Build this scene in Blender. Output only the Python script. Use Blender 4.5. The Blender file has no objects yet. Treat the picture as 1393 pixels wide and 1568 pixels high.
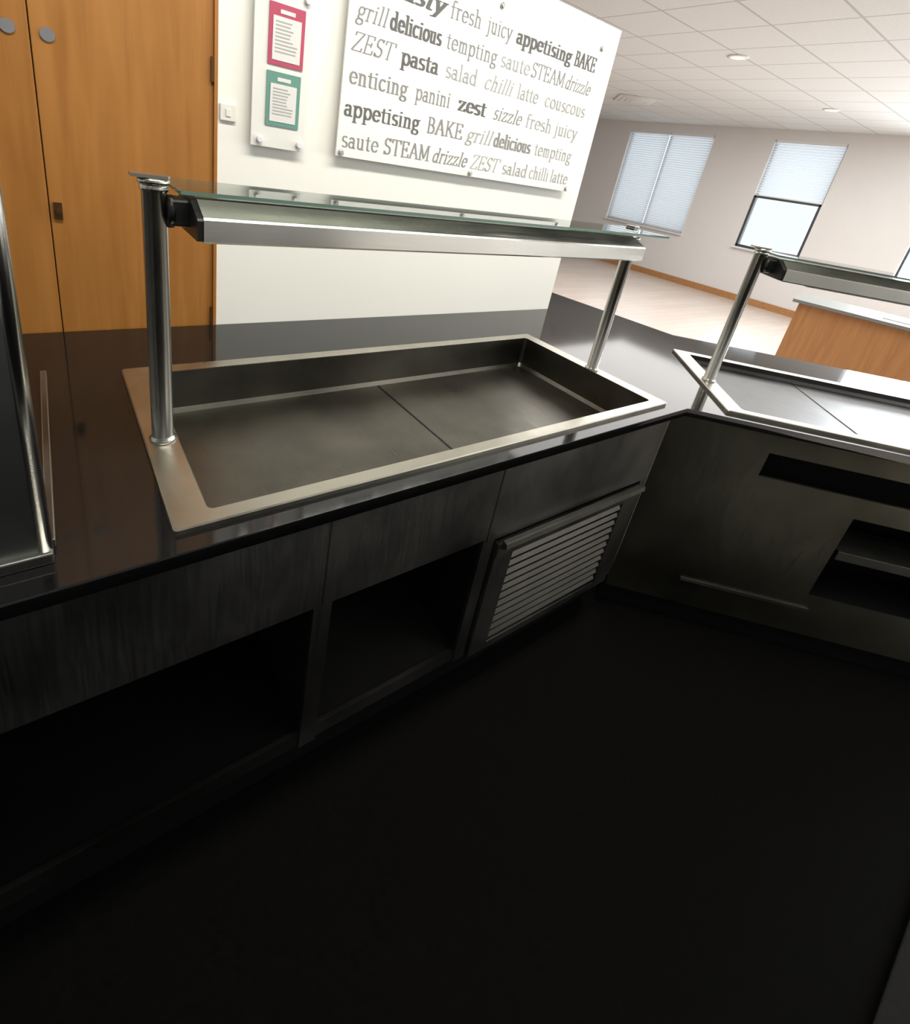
import bpy, bmesh, math, random
from mathutils import Vector, Matrix
random.seed(4)
S=0.6            # scene unit -> metres
CAMZ=1.5
scene=bpy.context.scene
scene.view_settings.view_transform='Standard'
def W(p): return Vector((p[0]*S,p[1]*S,CAMZ+p[2]*S))

# ------------------------------------------------------------ materials
def mat(name):
    m=bpy.data.materials.new(name); m.use_nodes=True
    nt=m.node_tree; b=nt.nodes['Principled BSDF']
    return m,nt,b
def simple(name,col,rough=.5,metal=0,spec=.5,noise=0,scale=20,bump=0,coat=0):
    m,nt,b=mat(name)
    b.inputs['Base Color'].default_value=(*col,1)
    b.inputs['Roughness'].default_value=rough
    b.inputs['Metallic'].default_value=metal
    b.inputs['Specular IOR Level'].default_value=spec
    b.inputs['Coat Weight'].default_value=coat
    tc=nt.nodes.new('ShaderNodeTexCoord')
    n=nt.nodes.new('ShaderNodeTexNoise'); n.inputs['Scale'].default_value=scale; n.inputs['Detail'].default_value=6
    nt.links.new(tc.outputs['Object'],n.inputs['Vector'])
    if noise:
        r=nt.nodes.new('ShaderNodeMapRange'); r.inputs[3].default_value=1-noise; r.inputs[4].default_value=1+noise
        nt.links.new(n.outputs['Fac'],r.inputs[0])
        mx=nt.nodes.new('ShaderNodeVectorMath'); mx.operation='SCALE'; mx.inputs[0].default_value=col
        nt.links.new(r.outputs[0],mx.inputs['Scale']); nt.links.new(mx.outputs[0],b.inputs['Base Color'])
    if bump:
        bp=nt.nodes.new('ShaderNodeBump'); bp.inputs['Strength'].default_value=bump; bp.inputs['Distance'].default_value=.01
        nt.links.new(n.outputs['Fac'],bp.inputs['Height']); nt.links.new(bp.outputs[0],b.inputs['Normal'])
    return m
def steel(name,col,r0,r1,stretch=(2,60,60),smudge=3.0,sm=.25):
    m,nt,b=mat(name); b.inputs['Metallic'].default_value=1
    tc=nt.nodes.new('ShaderNodeTexCoord'); mp=nt.nodes.new('ShaderNodeMapping'); mp.inputs['Scale'].default_value=stretch
    nt.links.new(tc.outputs['Object'],mp.inputs[0])
    n=nt.nodes.new('ShaderNodeTexNoise'); n.inputs['Scale'].default_value=4; n.inputs['Detail'].default_value=5
    nt.links.new(mp.outputs[0],n.inputs['Vector'])
    n2=nt.nodes.new('ShaderNodeTexNoise'); n2.inputs['Scale'].default_value=smudge; n2.inputs['Detail'].default_value=4
    nt.links.new(tc.outputs['Object'],n2.inputs['Vector'])
    r=nt.nodes.new('ShaderNodeMapRange'); r.inputs[1].default_value=.3; r.inputs[2].default_value=.7; r.inputs[3].default_value=r0; r.inputs[4].default_value=r1
    ad=nt.nodes.new('ShaderNodeMath'); ad.operation='MULTIPLY_ADD'; ad.inputs[1].default_value=.5; 
    nt.links.new(n.outputs['Fac'],ad.inputs[0]); 
    h=nt.nodes.new('ShaderNodeMath'); h.operation='MULTIPLY'; h.inputs[1].default_value=.5
    nt.links.new(n2.outputs['Fac'],h.inputs[0]); nt.links.new(h.outputs[0],ad.inputs[2])
    nt.links.new(ad.outputs[0],r.inputs[0]); nt.links.new(r.outputs[0],b.inputs['Roughness'])
    c=nt.nodes.new('ShaderNodeMapRange'); c.inputs[1].default_value=.3; c.inputs[2].default_value=.7; c.inputs[3].default_value=1-sm; c.inputs[4].default_value=1
    nt.links.new(n2.outputs['Fac'],c.inputs[0])
    v=nt.nodes.new('ShaderNodeVectorMath'); v.operation='SCALE'; v.inputs[0].default_value=col
    nt.links.new(c.outputs[0],v.inputs['Scale']); nt.links.new(v.outputs[0],b.inputs['Base Color'])
    return m
def wood(name,c1,c2,vertical=True,rough=.45,k=1):
    m,nt,b=mat(name)
    tc=nt.nodes.new('ShaderNodeTexCoord'); mp=nt.nodes.new('ShaderNodeMapping')
    mp.inputs['Scale'].default_value=(14*k,14*k,1.0*k) if vertical else (1*k,14*k,14*k)
    nt.links.new(tc.outputs['Object'],mp.inputs[0])
    n=nt.nodes.new('ShaderNodeTexNoise'); n.inputs['Scale'].default_value=2.2; n.inputs['Detail'].default_value=8; n.inputs['Distortion'].default_value=.6
    nt.links.new(mp.outputs[0],n.inputs['Vector'])
    cr=nt.nodes.new('ShaderNodeValToRGB'); cr.color_ramp.elements[0].position=.3; cr.color_ramp.elements[1].position=.7
    cr.color_ramp.elements[0].color=(*c1,1); cr.color_ramp.elements[1].color=(*c2,1)
    nt.links.new(n.outputs['Fac'],cr.inputs[0]); nt.links.new(cr.outputs[0],b.inputs['Base Color'])
    b.inputs['Roughness'].default_value=rough
    return m
def tiles(name,c,line,w,h,mortar,rough,offset=0,sw=None,c2=None,bump=.1):
    m,nt,b=mat(name)
    tc=nt.nodes.new('ShaderNodeTexCoord'); br=nt.nodes.new('ShaderNodeTexBrick')
    br.offset=offset; br.squash=1
    br.inputs['Color1'].default_value=(*c,1); br.inputs['Color2'].default_value=(*(c2 or c),1); br.inputs['Mortar'].default_value=(*line,1)
    br.inputs['Scale'].default_value=1; br.inputs['Brick Width'].default_value=w; br.inputs['Row Height'].default_value=h
    br.inputs['Mortar Size'].default_value=mortar; br.inputs['Mortar Smooth'].default_value=.1
    nt.links.new(tc.outputs['Object'],br.inputs['Vector'])
    n=nt.nodes.new('ShaderNodeTexNoise'); n.inputs['Scale'].default_value=60
    nt.links.new(tc.outputs['Object'],n.inputs['Vector'])
    mx=nt.nodes.new('ShaderNodeMix'); mx.data_type='RGBA'; mx.blend_type='MULTIPLY'; mx.inputs[0].default_value=.15
    nt.links.new(br.outputs['Color'],mx.inputs[6]); nt.links.new(n.outputs['Fac'],mx.inputs[7])
    nt.links.new(mx.outputs[2],b.inputs['Base Color'])
    b.inputs['Roughness'].default_value=rough
    return m
def emis(name,col,s):
    m,nt,b=mat(name); b.inputs['Base Color'].default_value=(*col,1)
    b.inputs['Emission Color'].default_value=(*col,1); b.inputs['Emission Strength'].default_value=s
    return m
def glassm(name,tint,refl=1.0,rough=.02):
    m=bpy.data.materials.new(name); m.use_nodes=True; nt=m.node_tree; nt.nodes.clear()
    o=nt.nodes.new('ShaderNodeOutputMaterial'); mx=nt.nodes.new('ShaderNodeMixShader')
    t=nt.nodes.new('ShaderNodeBsdfTransparent'); t.inputs[0].default_value=(*tint,1)
    g=nt.nodes.new('ShaderNodeBsdfGlossy'); g.inputs['Roughness'].default_value=rough
    f=nt.nodes.new('ShaderNodeFresnel'); f.inputs[0].default_value=1.5
    k=nt.nodes.new('ShaderNodeMath'); k.operation='MULTIPLY'; k.inputs[1].default_value=refl
    nt.links.new(f.outputs[0],k.inputs[0]); nt.links.new(k.outputs[0],mx.inputs[0])
    nt.links.new(t.outputs[0],mx.inputs[1]); nt.links.new(g.outputs[0],mx.inputs[2]); nt.links.new(mx.outputs[0],o.inputs[0])
    return m
M={}
M['steel']=steel('brushed_steel',(.50,.49,.45),.22,.42)
M['screen']=steel('screen_steel',(.48,.49,.48),.3,.38,(3,3,3),2,.2)
M['steel_well']=steel('well_steel',(.20,.19,.162),.24,.5,(60,3,60),4,.5)
M['steel_hot']=steel('hotplate_steel',(.11,.11,.11),.3,.5,(60,3,60),4,.3)
M['steel_frame']=steel('frame_steel',(.52,.50,.43),.25,.40,(8,8,8),6,.25)
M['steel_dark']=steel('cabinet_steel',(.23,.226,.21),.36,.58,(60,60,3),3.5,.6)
M['steel_dim']=steel('cabinet_steel_shaded',(.08,.08,.076),.4,.6,(60,60,3),3.5,.5)  # darkened copy of the cabinet steel, shade at the left bay painted in
M['steel2']=steel('cabinet_steel_side',(.36,.35,.27),.32,.5,(40,40,3),1.3,.9)  # strong tone blotches stand in for a patch of reflected light
M['slat']=steel('louvre_steel',(.24,.24,.215),.4,.5,(8,8,8),6,.2)
M['chrome']=steel('polished_steel',(.58,.57,.53),.20,.26,(3,3,3),3,.08)
M['satin']=steel('satin_housing_steel',(.80,.80,.76),.16,.28,(2,60,60),5,.15)
M['granite']=simple('black_granite',(.009,.009,.009),.07,0,.45,.6,180)
M['black']=simple('black_plastic',(.01,.01,.01),.4)
M['dark']=simple('cabinet_interior',(.006,.006,.006),.8,0,.1,.3,10)  # near-black in place of steel, shade of the recesses put into the colour
M['shelf']=simple('cabinet_shelf',(.03,.03,.028),.5,.5,.3,.5,6)  # shelf metal darkened, dimness inside the bay put into its colour
M['wall']=simple('white_paint',(.88,.868,.81),.6,0,.3,.02,3)
M['wallgrey']=simple('grey_paint',(.72,.705,.69),.7,0,.3,.02,3)
M['kwall']=tiles('kitchen_wall_tiles',(.80,.80,.77),(.5,.5,.49),.2,.2,.004,.3)
M['kdark']=simple('kitchen_lower_wall',(.03,.03,.03),.5,0,.2,.2,6)
M['mat']=simple('rubber_mat',(.012,.012,.011),.8,0,.2,.5,60)
M['door']=wood('orange_beech_veneer',(.32,.125,.021),(.42,.178,.038))
M['wood']=wood('light_oak_veneer',(.40,.185,.07),(.50,.25,.10))
M['skirt']=wood('skirting_oak',(.36,.17,.06),(.46,.23,.09),False)
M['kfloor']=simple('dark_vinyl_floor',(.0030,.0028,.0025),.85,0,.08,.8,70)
M['dfloor']=tiles('pale_wood_planks',(.66,.57,.51),(.48,.40,.34),1.2,.14,.004,.28,.5,c2=(.60,.51,.45))
M['ceil']=tiles('ceiling_tiles',(.79,.79,.775),(.54,.54,.53),.6,.6,.010,.8)
M['acrylic']=simple('clear_acrylic_white',(.88,.872,.83),.05,0,.5,0,5,0,.3)
M['acrylic2']=simple('acrylic_holder',(.78,.78,.74),.06,0,.5)
M['txt_dark']=simple('ink_charcoal',(.16,.16,.158),1,0,0)
M['txt']=simple('ink_grey',(.29,.29,.285),1,0,0)
M['txt_lt']=simple('ink_light',(.42,.42,.41),1,0,0)
M['pink']=simple('pink_card',(.46,.07,.13),.4)
M['teal']=simple('teal_card',(.13,.29,.24),.4)
M['paper']=simple('paper',(.70,.69,.66),.6)
M['plastic']=simple('white_plastic',(.78,.76,.70),.35)
M['blue']=simple('faded_blue_sign',(.20,.20,.21),.4)
M['brass']=simple('dull_hinge',(.14,.07,.03),.4,.8)
M['frame']=simple('window_frame_dark',(.05,.055,.06),.4)
M['framew']=simple('window_frame_white',(.75,.75,.75),.4)
M['glass']=glassm('shelf_glass',(.90,.94,.90),1.3)
M['glassedge']=simple('glass_edge_green',(.16,.27,.22),.1)
M['wglass']=glassm('window_glass',(.95,.97,.97),.5)
M['top']=simple('desk_laminate',(.20,.21,.20),.45)
M['lamp']=emis('lamp_lens',(1,.97,.9),.35)
# blind : translucent
m=bpy.data.materials.new('blind_fabric'); m.use_nodes=True; nt=m.node_tree; nt.nodes.clear()
o=nt.nodes.new('ShaderNodeOutputMaterial'); mx=nt.nodes.new('ShaderNodeMixShader'); mx.inputs[0].default_value=.45
d=nt.nodes.new('ShaderNodeBsdfDiffuse'); d.inputs[0].default_value=(.58,.60,.62,1)
t=nt.nodes.new('ShaderNodeBsdfTranslucent'); t.inputs[0].default_value=(.64,.66,.70,1)
nt.links.new(d.outputs[0],mx.inputs[1]); nt.links.new(t.outputs[0],mx.inputs[2]); nt.links.new(mx.outputs[0],o.inputs[0])
M['blind']=m

# ------------------------------------------------------------ mesh helpers
class B:
    def __init__(s,T=None): s.bm=bmesh.new(); s.mats=[]; s.T=T or Matrix.Identity(4)
    def mi(s,k):
        if k not in s.mats: s.mats.append(k)
        return s.mats.index(k)
    def v(s,p): return s.bm.verts.new(W(s.T@Vector(p)))
    def face(s,ps,k):
        f=s.bm.faces.new([s.v(p) for p in ps]); f.material_index=s.mi(k); return f
    def box(s,x0,x1,y0,y1,z0,z1,k,bev=0):
        vs=[s.v((x,y,z)) for x in (x0,x1) for y in (y0,y1) for z in (z0,z1)]
        fs=[]
        for q in ((0,1,3,2),(4,6,7,5),(0,4,5,1),(2,3,7,6),(0,2,6,4),(1,5,7,3)):
            f=s.bm.faces.new([vs[i] for i in q]); f.material_index=s.mi(k); fs.append(f)
        if bev:
            es=list({e for f in fs for e in f.edges})
            r=bmesh.ops.bevel(s.bm,geom=es,offset=bev*S,segments=2,affect='EDGES',profile=.6)
    def prism(s,prof,a0,a1,k,axis=0):
        # profile in the two other axes, extruded along axis
        def mk(a,p):
            if axis==0: return (a,p[0],p[1])
            if axis==1: return (p[0],a,p[1])
            return (p[0],p[1],a)
        A=[s.v(mk(a0,p)) for p in prof]; C=[s.v(mk(a1,p)) for p in prof]
        n=len(prof)
        for i in range(n):
            f=s.bm.faces.new([A[i],A[(i+1)%n],C[(i+1)%n],C[i]]); f.material_index=s.mi(k)
        f=s.bm.faces.new(A); f.material_index=s.mi(k)
        f=s.bm.faces.new(C[::-1]); f.material_index=s.mi(k)
    def lathe(s,cx,cy,prof,k,n=40,axis='z'):
        # prof list of (r, a)
        rings=[]
        for r,a in prof:
            ring=[]
            for i in range(n):
                t=2*math.pi*i/n; c,sn=math.cos(t)*r,math.sin(t)*r
                if axis=='z': p=(cx+c,cy+sn,a)
                elif axis=='y': p=(cx+c,a,cy+sn)
                else: p=(a,cx+c,cy+sn)
                ring.append(s.v(p))
            rings.append(ring)
        for A,C in zip(rings,rings[1:]):
            for i in range(n):
                f=s.bm.faces.new([A[i],A[(i+1)%n],C[(i+1)%n],C[i]]); f.material_index=s.mi(k); f.smooth=True
        for r_ in (rings[0],rings[-1]):
            f=s.bm.faces.new(r_); f.material_index=s.mi(k)
    def done(s,name,parent=None,smooth=False):
        bmesh.ops.recalc_face_normals(s.bm,faces=s.bm.faces)
        me=bpy.data.meshes.new(name); s.bm.to_mesh(me); s.bm.free()
        for k in s.mats: me.materials.append(M[k])
        ob=bpy.data.objects.new(name,me); scene.collection.objects.link(ob)
        if parent: ob.parent=parent
        return ob
def empty(name,loc=(0,0,0)):
    e=bpy.data.objects.new(name,None); scene.collection.objects.link(e); e.empty_display_size=.1
    return e
def rrect(x0,x1,y0,y1,r,n=5):
    out=[]
    for cx,cy,a in ((x1-r,y0+r,-90),(x1-r,y1-r,0),(x0+r,y1-r,90),(x0+r,y0+r,180)):
        for i in range(n+1):
            t=math.radians(a+90*i/n); out.append((cx+r*math.cos(t),cy+r*math.sin(t)))
    return out

FLOOR=-2.5; CEIL=2.31; XE=17.0; YN=16.0; YS=-8.0; XW=-3.0
# ------------------------------------------------------------ room shell
b=B(); b.box(XW,XE+.3,YS,YN,FLOOR-.1,FLOOR,'dfloor'); b.done('floor')
# dark servery vinyl, laid 3 mm over the slab, inside the L of the counter
b=B()
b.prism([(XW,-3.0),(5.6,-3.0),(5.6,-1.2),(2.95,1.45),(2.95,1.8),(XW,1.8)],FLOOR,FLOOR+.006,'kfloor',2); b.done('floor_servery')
b=B(); b.box(XW,XE+.3,YS,YN,CEIL,CEIL+.1,'ceil'); b.done('ceiling')
wins=[(8.98,11.96),(5.5,7.25),(1.2,3.4),(-3.2,-.4),(-7,-4.2)]
b=B(); y=YN
ZB,ZT=-.95,2.04
for y0,y1 in wins:
    b.box(XE,XE+.3,y1,y,FLOOR,CEIL,'wallgrey')
    b.box(XE,XE+.3,y0,y1,FLOOR,ZB,'wallgrey'); b.box(XE,XE+.3,y0,y1,ZT,CEIL,'wallgrey'); y=y0
b.box(XE,XE+.3,YS,y,FLOOR,CEIL,'wallgrey'); b.done('wall_east')
b=B(); b.box(XW,XE+.3,YN,YN+.2,FLOOR,CEIL,'wallgrey'); b.done('wall_north')
b=B(); b.box(XW,XE+.3,YS-.2,YS,FLOOR,CEIL,'wallgrey'); b.done('wall_south')
b=B(); b.box(XW-.2,XW,YS,YN,FLOOR,CEIL,'wallgrey'); b.done('wall_west')
b=B(); b.box(XW,3.2,-3.2,-3.0,-1.35,CEIL,'kwall'); b.box(XW,3.2,-3.2,-3.0,FLOOR,-1.35,'kdark'); b.done('wall_kitchen')
b=B(); b.box(1.4,3.4,-1.4,-.51,FLOOR+.006,FLOOR+.03,'mat',.006); b.done('rubber_floor_mat')
b=B(); b.box(XE-.04,XE,YS,YN,FLOOR,FLOOR+.19,'skirt'); b.done('baseboard_east')
# partition behind the counter
YW=2.68; WT=1.02
b=B(); b.box(.69,3.38,YW,YW+.2,FLOOR,WT,'wall'); b.done('wall_partition')
b=B(); b.box(XW,-.66,YW,YW+.2,FLOOR,WT,'wall'); b.done('wall_partition_left')
b=B(); b.box(-.66,.69,YW,YW+.2,.981,WT,'wall'); b.done('wall_partition_header')
# double cupboard/fire door
b=B()
b.box(.017,.675,YW+.005,YW+.08,FLOOR+.01,.97,'door',.003)
b.box(-.645,.013,YW+.005,YW+.08,FLOOR+.01,.97,'door',.003)
b.box(-.645,.675,YW+.08,YW+.10,FLOOR+.01,.97,'door')
b.box(.675,.69,YW-.01,YW+.1,FLOOR,.98,'door'); b.box(-.66,-.645,YW-.01,YW+.1,FLOOR,.98,'door')
for z in (.21,-.95,-2.1,.8): b.box(.662,.678,YW-.008,YW+.01,z-.05,z+.05,'brass')
b.box(.03,.06,YW-.006,YW+.01,-.49,-.42,'brass')
b.lathe(.045,-.455,[(.010,YW-.02),(.010,YW)],'brass',16,'y')
for x in (-.05,.07): b.lathe(x,.2,[(.024,YW-.002),(.024,YW+.006)],'blue',32,'y')
b.done('door_1')

# ------------------------------------------------------------ windows
for i,(y0,y1) in enumerate(wins):
    e=empty('window_%d'%(i+1))
    b=B(); fk='frame'
    x0,x1=XE+.12,XE+.2; t=.05
    b.box(x0,x1,y0,y1,ZB,ZB+t,fk); b.box(x0,x1,y0,y1,ZT-t,ZT,fk); b.box(x0,x1,y0,y0+t,ZB,ZT,fk); b.box(x0,x1,y1-t,y1,ZB,ZT,fk)
    ym=(y0+y1)/2
    if i!=1: b.box(x0,x1,ym-t/2,ym+t/2,ZB,ZT,fk)
    else:
        for q in ((y0+.01,y0+.07),(y1-.07,y1-.01)): b.box(XE+.015,XE+.06,q[0],q[1],ZB+.01,.53,fk,.008)
        b.box(XE+.015,XE+.06,y0+.01,y1-.01,ZB+.01,ZB+.07,fk,.008); b.box(XE+.015,XE+.06,y0+.01,y1-.01,.47,.53,fk,.008)
    b.box(XE-.1,XE+.12,y0-.03,y1+.03,ZB-.05,ZB,'framew')
    b.box(x0+.03,x0+.04,y0,y1,ZB,ZT,'wglass')
    b.done('frame',e)
    # venetian blind
    zb={0:ZB+.03,1:.55}.get(i)
    if zb is not None:
        b=B(); cols=[(y0+.03,ym-.02),(ym+.02,y1-.03)] if i==0 else [(y0+.03,y1-.03)]
        for a,c in cols:
            b.box(XE+.02,XE+.09,a,c,ZT-.07,ZT,'framew')
            z=ZT-.1
            while z>zb:
                b.face([(XE+.035,a,z-.034),(XE+.035,c,z-.034),(XE+.06,c,z+.028),(XE+.06,a,z+.028)],'blind'); z-=.07
            b.box(XE+.03,XE+.07,a,c,zb-.02,zb+.01,'framew')
        b.done('venetian_blind',e)

# ------------------------------------------------------------ serving counter
c45=math.sqrt(.5)
T1=Matrix.Translation((.191,1.127,-1.0))
T2=Matrix.Translation((2.888,.948,-1.0))@Matrix.Rotation(-math.pi/4,4,'Z')
def T2p(u,w): 
    p=T2@Vector((u,w,0)); return (p.x,p.y)
WL,WD=2.4,1.04
counter=empty('serving_counter')
def curve_plate(outer,holes,z,th,name,parent,k):
    cu=bpy.data.curves.new(name,'CURVE'); cu.dimensions='2D'; cu.fill_mode='BOTH'
    for pl in [outer]+holes:
        sp=cu.splines.new('POLY'); sp.points.add(len(pl)-1); sp.use_cyclic_u=True
        for q,p in zip(sp.points,pl): q.co=(p[0]*S,p[1]*S,0,1)
    cu.extrude=th*S/2-.0015; cu.bevel_depth=.0015; cu.bevel_resolution=1; cu.offset=-.0015
    ob=bpy.data.objects.new(name,cu); scene.collection.objects.link(ob)
    dg=bpy.context.evaluated_depsgraph_get(); me=bpy.data.meshes.new_from_object(ob.evaluated_get(dg))
    bpy.data.objects.remove(ob)
    me.materials.clear(); me.materials.append(M[k])
    o=bpy.data.objects.new(name,me); scene.collection.objects.link(o); o.location=(0,0,CAMZ+(z-th/2)*S); o.parent=parent
    return o
end2=4.2-1.372   # local u of far end of counter 2
n2=2.712-.06
ic=(n2*math.sqrt(2)-1.06,1.06)
outer=[(-2.2,1.06),ic,T2p(end2+.2,-.06),T2p(end2+.2,1.56),(4.07,1.93),(3.93,3.2),(3.39,3.2),(3.39,2.675),(-2.2,2.675)]
h1=[( .191+x,1.127+y) for x,y in ((.04,.03),(2.36,.03),(2.36,1.01),(.04,1.01))]
h2=[T2p(x,y) for x,y in ((.04,.03),(2.36,.03),(2.36,1.01),(.04,1.01))]
curve_plate(outer,[h1,h2],-1.0,.045,'granite_worktop',counter,'granite')
# --- base cabinets, run 1 (face plane Y=1.13)
F=1.13; ZU=-1.046
b=B()
def fas(x0,x1,z0,z1,k='steel_dark'): b.box(x0,x1,F,F+.02,z0,z1,k,.003)
fas(-.5,.63,-1.48,ZU); fas(.655,1.42,-1.48,ZU); fas(1.435,2.70,-1.50,ZU)
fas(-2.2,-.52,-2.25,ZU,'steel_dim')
# uprights
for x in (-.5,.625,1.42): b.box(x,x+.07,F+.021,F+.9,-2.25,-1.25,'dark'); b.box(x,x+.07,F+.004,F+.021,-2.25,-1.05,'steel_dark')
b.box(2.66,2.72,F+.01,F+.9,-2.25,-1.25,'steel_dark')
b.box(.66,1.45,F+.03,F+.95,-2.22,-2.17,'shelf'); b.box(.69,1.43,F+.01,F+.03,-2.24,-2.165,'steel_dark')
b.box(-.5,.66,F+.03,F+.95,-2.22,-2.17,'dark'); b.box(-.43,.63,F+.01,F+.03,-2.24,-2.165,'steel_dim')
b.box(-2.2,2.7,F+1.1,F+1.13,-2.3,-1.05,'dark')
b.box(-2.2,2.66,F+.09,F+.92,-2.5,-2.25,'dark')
b.done('cabinet_carcass',counter)
# ventilated compressor door
b=B()
b.box(1.50,2.64,F-.02,F+.01,-1.60,-1.52,'steel_dark',.004)
b.box(1.50,1.62,F-.015,F+.01,-2.25,-1.60,'steel_dark',.003); b.box(2.50,2.64,F-.015,F+.01,-2.25,-1.60,'steel_dark',.003)
b.box(1.62,2.50,F-.015,F+.01,-2.25,-2.20,'steel_dark',.003)
b.box(1.62,2.50,F+.06,F+.08,-2.2,-1.6,'black')
b.prism([(F-.05,-1.53),(F-.02,-1.55),(F-.02,-1.50),(F-.045,-1.505)],1.52,2.62,'slat',0)
n=11
for i in range(n):
    z=-1.625-i*.0525
    b.prism([(F-.012,z-.024),(F-.009,z-.024),(F+.001,z),(F-.002,z)],1.62,2.50,'slat',0)
b.done('vent_grille_door',counter)
# --- base cabinets, run 2 (local frame, face w=+.008)
b=B(T2); f=.012
uc=1.12-1.372
def L(u0,u1,z0,z1,k='steel2',w0=f,w1=f+.02,bv=0): b.box(u0,u1,w0,w1,z0+1,z1+1,k,bv)
e2=end2+.1
L(uc,.30,-2.33,ZU); L(.30,e2,-1.18,ZU); L(.30,1.16,-1.46,-1.33); L(.30,.86,-2.33,-1.46)
L(1.16,e2,-1.46,-1.33); L(.86,e2,-2.33,-2.04); L(1.9,e2,-2.04,-1.46)
L(.9,1.9,-1.76,-1.70,'slat',f+.02,f+.30,.003)
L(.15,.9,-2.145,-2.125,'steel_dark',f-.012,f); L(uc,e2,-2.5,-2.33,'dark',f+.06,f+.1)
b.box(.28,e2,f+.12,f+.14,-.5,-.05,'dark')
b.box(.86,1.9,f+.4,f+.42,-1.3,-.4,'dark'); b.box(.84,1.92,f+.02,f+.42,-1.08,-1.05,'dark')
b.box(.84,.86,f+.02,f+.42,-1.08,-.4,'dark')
b.box(e2-.02,e2,f,1.4,-1.5,-.046,'steel_dark'); b.box(uc+.4,e2,1.38,1.42,-1.5,-.046,'wood')
b.done('cabinet_run',counter)

# ------------------------------------------------------------ wells
def well(T,name,depth,k,seams):
    b=B(T)
    loops=[(rrect(0,WL,0,WD,.012),0.0),(rrect(0,WL,0,WD,.012),.014),(rrect(.004,WL-.004,.004,WD-.004,.01),.018),
           (rrect(.096,WL-.084,.052,WD-.068,.02),.018),(rrect(.10,WL-.08,.056,WD-.064,.02),.012)]
    rings=[[b.v((x,y,z)) for x,y in L_] for L_,z in loops]
    low=[(rrect(.10,WL-.08,.056,WD-.064,.02),-depth+.02),(rrect(.115,WL-.095,.07,WD-.078,.02),-depth)]
    for L_,z in low: rings.append([b.v((x,y,z)) for x,y in L_])
    for j,(A,C) in enumerate(zip(rings,rings[1:])):
        kk='steel_frame' if j<4 else k
        for i in range(len(A)):
            f=b.bm.faces.new([A[i],A[(i+1)%len(A)],C[(i+1)%len(A)],C[i]]); f.material_index=b.mi(kk)
    f=b.bm.faces.new(rings[-1]); f.material_index=b.mi(k)
    for u in seams: b.box(u-.004,u+.004,.075,WD-.083,-depth,-depth+.003,'black')
    return b.done(name,counter)
well(T1,'chilled_food_well',.18,'steel_well',[1.2])
well(T2,'heated_food_well',.035,'steel_hot',[.8,1.6])

# ------------------------------------------------------------ sneeze-guard gantry
def gantry(T):
    e=empty('sneeze_guard'); b=B(T)
    zt=.82
    for u,zz in ((.054,zt),(2.344,.795)):
        b.lathe(u,.457,[(.040,.018),(.040,.026),(.034,.032),(.032,.036),(.032,zz-.02),(.036,zz-.016),(.036,zz)],'chrome',48)
    b.done('posts',e)
    b=B(T)
    b.lathe(.054,.457,[(.036,zt),(.040,zt+.002),(.040,zt+.012),(.03,zt+.016)],'chrome',40)
    b.prism([(-.002,.43),(.085,.425),(.095,.457),(.085,.49),(-.002,.485)],zt+.016,zt+.024,'steel',2)
    b.box(.086,.15,.42,.50,.715,.79,'black',.008)
    b.lathe(.46,.75,[(.03,.08),(.045,.085),(.045,.10),(.03,.105)],'black',32,'x')
    b.box(2.25,2.312,.42,.50,.715,.78,'black',.008)
    b.box(2.50,2.54,.56,.62,.822,.836,'black',.004)
    b.done('brackets',e)
    b=B(T)
    prof=[(.323,.692),(.318,.698),(.318,.755),(.323,.761),(.40,.797),(.415,.80),(.55,.80),(.60,.755),(.60,.692)]
    b.prism(prof,.15,2.262,'satin',0)
    for u0,u1 in ((.135,.15),(2.262,2.272)):
        b.prism([(y+(.006 if y<.45 else -.006),z+(.004 if z<.75 else -.004)) for y,z in prof],u0,u1,'steel_dark' if u0>1 else 'black',0)
    b.box(.3,2.1,.36,.56,.684,.692,'plastic')
    b.done('heat_lamp_housing',e)
    b=B(T)
    b.prism([(.35,.812),(.64,.812),(.64,.822),(.35,.822)],.10,2.50,'glass',0)
    b.box(.10,2.50,.348,.350,.812,.822,'glassedge'); b.box(2.50,2.502,.35,.64,.812,.822,'glassedge')
    b.box(.10,2.50,.64,.642,.812,.822,'glassedge'); b.box(.098,.10,.35,.64,.812,.822,'glassedge')
    b.done('glass_shelf',e)
    return e
gantry(T1); gantry(T2)

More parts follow.
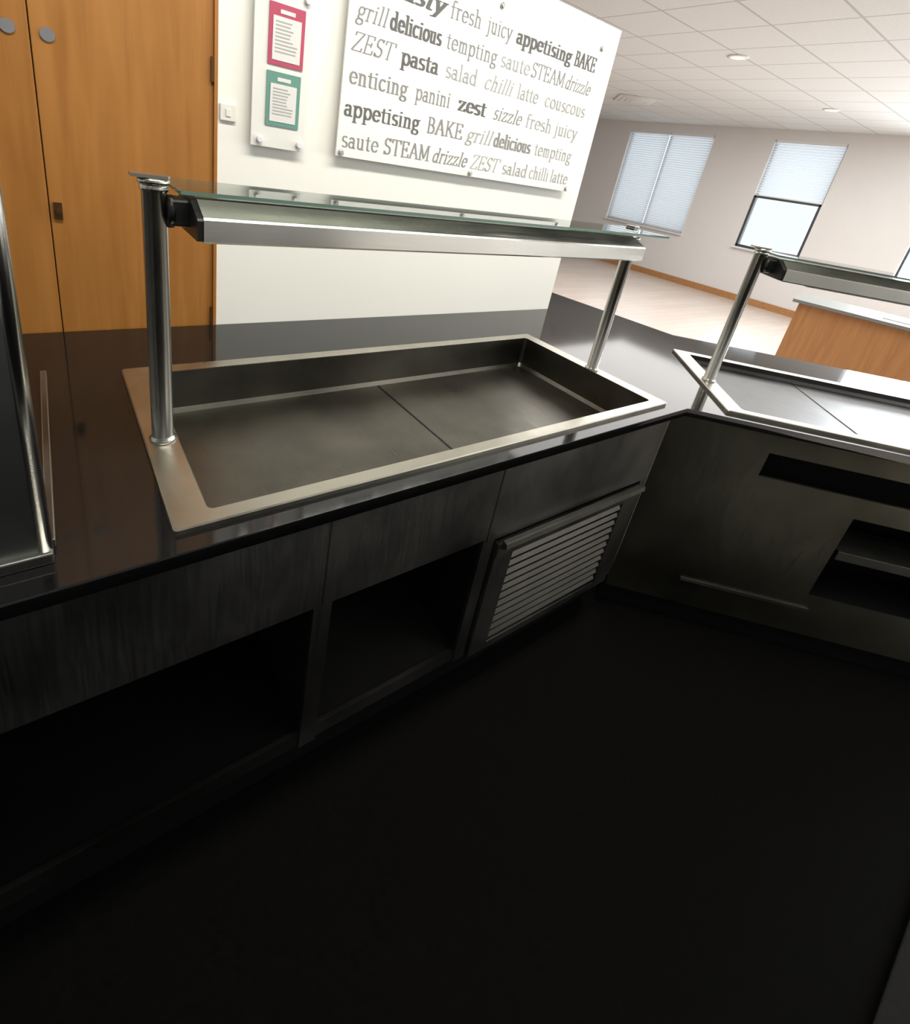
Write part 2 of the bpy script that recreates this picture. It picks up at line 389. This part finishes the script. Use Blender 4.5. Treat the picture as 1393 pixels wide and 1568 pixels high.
# ------------------------------------------------------------ lettering
def ell(cx,cy,rx,ry,a0,a1,n=14):
    return [(cx+rx*math.cos(math.radians(a0+(a1-a0)*i/n)),cy+ry*math.sin(math.radians(a0+(a1-a0)*i/n))) for i in range(n+1)]
def stem(x,y0,y1,lo=1,hi=1):
    r=[[(x,y0),(x,y1)]]
    if lo: r.append([(x-.055,y0),(x+.055,y0)])
    if hi==1: r.append([(x-.06,y1),(x,y1)])
    if hi==2: r.append([(x-.055,y1),(x+.055,y1)])
    return r
G={
'a':([ell(.15,.33,.10,.11,0,160)]+[[(.25,.33),(.25,.03),(.31,.0)]]+[ell(.14,.13,.11,.13,50,340)],.36),
'c':([ell(.19,.23,.15,.23,45,315)],.37),
'd':([ell(.18,.22,.14,.22,20,340)]+stem(.32,0,.70,1,1),.44),
'e':([[(.05,.25),(.33,.25)]]+[ell(.19,.23,.15,.23,5,320)],.39),
'f':(stem(.12,0,.58,1,0)+[ell(.21,.58,.09,.11,180,40)]+[[(.03,.44),(.24,.44)]],.29),
'g':([ell(.17,.30,.12,.15,0,360)]+[ell(.18,-.10,.15,.11,0,360)]+[[(.10,.17),(.07,.08),(.12,.02),(.28,.0)]]+[[(.27,.40),(.36,.45)]],.40),
'h':(stem(.09,0,.70)+[ell(.20,.31,.11,.14,170,0)]+stem(.31,0,.32,1,0),.45),
'i':(stem(.10,0,.45)+[[(.095,.60),(.105,.61)]]*2+[[(.09,.585),(.11,.585)],[(.09,.615),(.11,.615)]],.23),
'j':([[(.12,.45),(.12,-.08)]]+[ell(.04,-.08,.08,.12,0,-120)]+[[(.05,.45),(.12,.45)],[(.11,.6),(.13,.61)]],.24),
'l':(stem(.10,0,.70),.22),
'm':(stem(.09,0,.45)+[ell(.18,.32,.09,.13,170,0)]+stem(.27,0,.32,1,0)+[ell(.36,.32,.09,.13,170,0)]+stem(.45,0,.32,1,0),.58),
'n':(stem(.09,0,.45)+[ell(.20,.31,.11,.14,170,0)]+stem(.31,0,.32,1,0),.44),
'o':([ell(.20,.23,.16,.23,0,360,20)],.42),
'p':(stem(.09,-.22,.45)+[ell(.23,.23,.14,.23,160,-160)],.43),
'r':(stem(.09,0,.45)+[ell(.19,.33,.09,.12,160,40)],.31),
's':([ell(.15,.34,.10,.115,40,230,10)+ell(.15,.115,.11,.115,70,-140,10)],.31),
't':([[(.11,.58),(.11,.08)]]+[ell(.18,.08,.07,.08,180,300)]+[[(.02,.44),(.22,.44)]],.27),
'u':([[(.09,.45),(.09,.13)]]+[ell(.19,.13,.10,.13,180,350)]+stem(.30,0,.45)+[[(.03,.45),(.09,.45)]],.43),
'y':([[(.05,.45),(.19,.02)],[(.34,.45),(.19,.0),(.12,-.20),(.04,-.21)],[(.0,.45),(.12,.45)],[(.28,.45),(.38,.45)]],.40),
'z':([[(.05,.44),(.31,.44)],[(.30,.44),(.04,.01)],[(.04,.01),(.32,.01)],[(.05,.44),(.04,.35)],[(.32,.01),(.33,.10)]],.38),
'A':([[(.06,0),(.27,.70)],[(.28,.70),(.50,0)],[(.15,.25),(.40,.25)],[(.0,0),(.13,0)],[(.42,0),(.58,0)]],.58),
'B':(stem(.11,0,.70,1,2)+[[(.11,.70),(.24,.70)]+ell(.24,.53,.13,.16,90,-90)+[(.11,.37)]]+[[(.11,.37),(.26,.37)]+ell(.26,.185,.15,.185,90,-90)+[(.11,0)]],.48),
'E':(stem(.11,0,.70,1,2)+[[(.11,.70),(.43,.70),(.43,.58)],[(.11,.36),(.34,.36)],[(.34,.28),(.34,.44)],[(.11,0),(.45,0),(.46,.14)]],.51),
'K':(stem(.11,0,.70,1,2)+[[(.13,.30),(.44,.70)],[(.22,.40),(.47,0)],[(.36,.70),(.52,.70)],[(.40,0),(.56,0)]],.58),
'M':([[(.10,0),(.10,.70)],[(.10,.70),(.33,.08)],[(.33,.08),(.56,.70)],[(.58,.70),(.58,0)],[(.03,0),(.18,0)],[(.50,0),(.66,0)],[(.03,.70),(.12,.70)],[(.56,.70),(.66,.70)]],.70),
'S':([ell(.22,.53,.14,.17,30,240,12)+ell(.22,.18,.16,.18,70,-150,12),[(.35,.60),(.36,.70)],[(.06,.0),(.06,.12)]],.44),
'T':(stem(.27,0,.70,1,0)+[[(.03,.56),(.04,.70),(.52,.70),(.53,.56)]],.56),
'Z':([[(.06,.58),(.07,.70),(.46,.70)],[(.46,.70),(.04,0)],[(.04,0),(.46,0),(.48,.13)]],.52),
' ':([],.25)}
def hull(pts):
    pts=sorted(set(pts))
    def half(ps):
        r=[]
        for p in ps:
            while len(r)>1 and (r[-1][0]-r[-2][0])*(p[1]-r[-2][1])-(r[-1][1]-r[-2][1])*(p[0]-r[-2][0])<=1e-12: r.pop()
            r.append(p)
        return r
    a=half(pts); c=half(pts[::-1]); return a[:-1]+c[:-1]
def word(b,txt,x0,x1,z,y,k,bold=0,ital=0,size=.105):
    w=.070+.06*bold; t=.028+.012*bold
    adv=sum(G[c][1]+.02 for c in txt); sx=(x1-x0)/adv; x=0
    sy=size; n=0
    for c in txt:
        st,a=G[c]
        for pl in st:
            for p,q in zip(pl,pl[1:]):
                pts=[(r[0]+dx,r[1]+dz) for r in (p,q) for dx in (-w/2,w/2) for dz in (-t/2,t/2)]
                h=hull([(round(u,5),round(v,5)) for u,v in pts])
                if len(h)<3: continue
                n+=1; yy=y-(n%40)*.00004      # tiny stagger: no exactly coplanar overlaps
                b.face([(x0+(x+u+ital*.22*v)*sx,yy,z+v*sy) for u,v in h],k)
        x+=a+.02
# big acrylic sign
sign=empty('food_words_wall_sign')
b=B(); b.box(1.283,3.19,YW-.045,YW-.033,-.065,.885,'acrylic',.002); b.done('acrylic_panel',sign)
b=B()
for x,z in ((1.31,-.045),(2.22,-.045),(3.165,-.045),(3.165,.86),(2.23,.86),(1.31,.86)):
    b.lathe(x,z,[(.010,YW),(.010,YW-.045),(.015,YW-.045),(.015,YW-.056),(.011,YW-.06)],'chrome',24,'y')
b.done('standoffs',sign)
b=B(); yt=YW-.0465
D,N,Lt='txt_dark','txt','txt_lt'
rows=[
(.715,[('tasty',1.52,1.84,D,1,1),('fresh',1.88,2.11,N,0,0),('juicy',2.15,2.35,N,0,0),('appetising',2.39,2.90,D,1,0),('BAKE',2.93,3.15,D,1,0)]),
(.572,[('grill',1.325,1.50,N,0,1),('delicious',1.52,1.85,D,1.2,0),('tempting',1.885,2.27,N,0,0),('saute',2.30,2.555,Lt,0,0),('STEAM',2.565,2.885,N,0,0),('drizzle',2.895,3.155,N,0,1)]),
(.435,[('ZEST',1.312,1.56,N,0,1),('pasta',1.61,1.86,D,.7,0),('salad',1.91,2.15,Lt,0,0),('chilli',2.205,2.44,Lt,0,1),('latte',2.485,2.68,Lt,0,0),('couscous',2.745,3.165,Lt,0,0)]),
(.288,[('enticing',1.32,1.68,N,.3,0),('panini',1.73,1.98,N,0,0),('zest',2.04,2.26,D,1,0),('sizzle',2.32,2.57,N,0,1),('fresh',2.61,2.87,Lt,0,0),('juicy',2.90,3.14,Lt,0,0)]),
(.137,[('appetising',1.31,1.79,D,.5,0),('BAKE',1.84,2.11,N,.3,0),('grill',2.14,2.35,Lt,0,1),('delicious',2.37,2.71,N,1.1,0),('tempting',2.75,3.14,Lt,0,0)]),
(-.015,[('saute',1.31,1.54,N,0,0),('STEAM',1.57,1.89,N,.3,0),('drizzle',1.91,2.18,N,.2,1),('ZEST',2.21,2.45,Lt,0,1),('salad',2.49,2.73,Lt,0,0),('chilli',2.75,2.95,Lt,0,0),('latte',2.97,3.16,Lt,0,0)])]
for z,ws in rows:
    for t_,a,c_,k,bo,it in ws: word(b,t_,a,c_,z,yt,k,bo,it,.115)
b.done('lettering',sign)

# notice holder
nh=empty('acrylic_notice_holder')
b=B(); b.box(.835,1.105,YW-.04,YW-.03,-.075,.60,'acrylic2',.002); b.done('acrylic_panel',nh)
b=B()
for x in (.875,1.075):
    for z in (-.045,.57): b.lathe(x,z,[(.010,YW),(.010,YW-.04),(.015,YW-.04),(.015,YW-.055),(.012,YW-.06)],'framew',24,'y')
b.done('standoffs',nh)
def notice(x0,x1,z0,z1,k,head):
    b=B(); y=YW-.042
    b.box(x0,x1,y-.004,y,z0,z1,k); 
    b.box(x0+.018,x1-.018,y-.006,y-.004,z0+.02,z1-.05,'paper')
    for i in range(9):
        z=z1-.07-i*(z1-z0-.11)/9; w=random.uniform(.6,1)*(x1-x0-.06)
        b.box(x0+.03,x0+.03+w,y-.0068,y-.006,z-.003,z+.003,'txt_lt')
    b.box(x0+.05,x1-.05,y-.0056,y-.004,z1-.038,z1-.022,head)
    return b
notice(.90,1.07,.285,.53,'pink','paper').done('pink_notice',nh)
notice(.90,1.065,.025,.258,'teal','paper').done('green_notice',nh)
# switch
b=B(); b.box(.70,.772,YW-.014,YW,.01,.082,'plastic',.004); b.box(.725,.748,YW-.019,YW-.012,.03,.062,'plastic',.002); b.done('light_switch')

# ------------------------------------------------------------ left upright screen
b=B()
b.box(-1.3,-.085,1.16,1.18,-.97,.6,'screen')
b.box(-1.3,-.06,1.145,1.195,-.999,-.97,'chrome',.004)
b.lathe(-.075,1.17,[(.016,-.999),(.016,.6)],'chrome',24)
b.box(-.075,-.055,1.2,2.2,-.999,-.975,'steel_dark',.003)
b.done('servery_side_screen')

# ------------------------------------------------------------ reception desk beyond
dk=empty('reception_desk')
ang=math.atan2(-1.26,.25)
TD=Matrix.Translation((8.57,2.62,0))@Matrix.Rotation(ang,4,'Z')
b=B(TD)  # local x along the front edge, y to far side
b.box(.08,3.4,.06,.95,FLOOR,-1.045,'wood'); b.box(.08,3.4,.12,.95,FLOOR,FLOOR+.1,'dark')
b.done('body',dk)
b=B(TD); b.box(0,3.5,0,1.05,-1.045,-1.0,'top',.005); b.done('worktop',dk)
b=B(TD)
b.box(1.0,1.35,.3,.8,-.998,-.99,'paper'); b.box(1.45,1.8,.35,.85,-.998,-.985,'plastic'); b.done('papers',dk)

# ------------------------------------------------------------ ceiling fittings
for x,y in ((9.43,5.06),(13.87,5.07),(9.43,9.5),(5,5.06),(9.43,.6),(13.87,.6)):
    b=B(); b.lathe(x,y,[(.16,CEIL-.001),(.16,CEIL-.012),(.12,CEIL-.018)],'plastic',40)
    b.lathe(x,y,[(.11,CEIL-.017),(.11,CEIL-.020)],'lamp',40); b.done('ceiling_downlight')
b=B()
for i in range(4):
    r=.75-i*.17
    b.lathe(13.08,9.3,[(r,CEIL-.001),(r,CEIL-.03-.01*i),(r-.05,CEIL-.035-.01*i)],'framew' if i%2 else 'wallgrey',4)
b.done('ceiling_air_diffuser')

# ------------------------------------------------------------ lights
def area(name,loc,target,sx,sy,power,col,spread=180):
    l=bpy.data.lights.new(name,'AREA'); l.shape='RECTANGLE'; l.size=sx; l.size_y=sy; l.energy=power; l.color=col; l.spread=math.radians(spread)
    o=bpy.data.objects.new(name,l); scene.collection.objects.link(o)
    p=W(loc); o.location=p; d=W(target)-p; o.rotation_euler=d.to_track_quat('-Z','Y').to_euler(); return o
for i,(y0,y1) in enumerate(wins):
    ym=(y0+y1)/2
    area('window_daylight',(XE+.9,ym,.5),(XE-5,ym,.2),(y1-y0)*S*1.2,1.9,(24 if i<2 else 270),(.92,.96,1))
area('wall_wash_fill',(1.7,.95,2.25),(1.7,2.9,-.75),2.8,.2,31,(1,.96,.87),120)  # added light without a fitting, brightens the partition and its lettering
area('dining_ceiling_fill',(10,4,2.2),(10,4,-2),5,5,225,(1,.98,.96))  # added soft fill for the dining room, separate from the downlights
area('dining_ceiling_fill',(7,-4,2.2),(7,-4,-2),4,3,70,(1,.98,.96))  # second added fill, over the unseen end of the dining room
area('kitchen_wall_fill',(1.2,-1.7,2.2),(1.4,-3,.0),1.8,.3,11,(1,.97,.88),100)  # added light on the unseen kitchen wall, so the steel has something bright to reflect
w=bpy.data.worlds.new('World'); scene.world=w; w.use_nodes=True
w.node_tree.nodes['Background'].inputs[0].default_value=(.9,.96,1,1); w.node_tree.nodes['Background'].inputs[1].default_value=1.2

# ------------------------------------------------------------ camera
Xa=Vector((1097,-128,772)).normalized(); Ya=Vector((-592,-421,772)); Ya=(Ya-Xa*Ya.dot(Xa)).normalized(); Za=Xa.cross(Ya)
right=Vector((Xa.x,Ya.x,Za.x)); up=-Vector((Xa.y,Ya.y,Za.y)); back=-Vector((Xa.z,Ya.z,Za.z))
R=Matrix((right,up,back)).transposed()
cd=bpy.data.cameras.new('camera'); cd.sensor_fit='HORIZONTAL'; cd.sensor_width=36; cd.lens=772/1393*36
cd.shift_x=(696.5-640)/1393; cd.shift_y=(558-784)/1393; cd.clip_start=.02
co=bpy.data.objects.new('camera',cd); scene.collection.objects.link(co)
co.matrix_world=Matrix.Translation((0,0,CAMZ))@R.to_4x4()
scene.camera=co
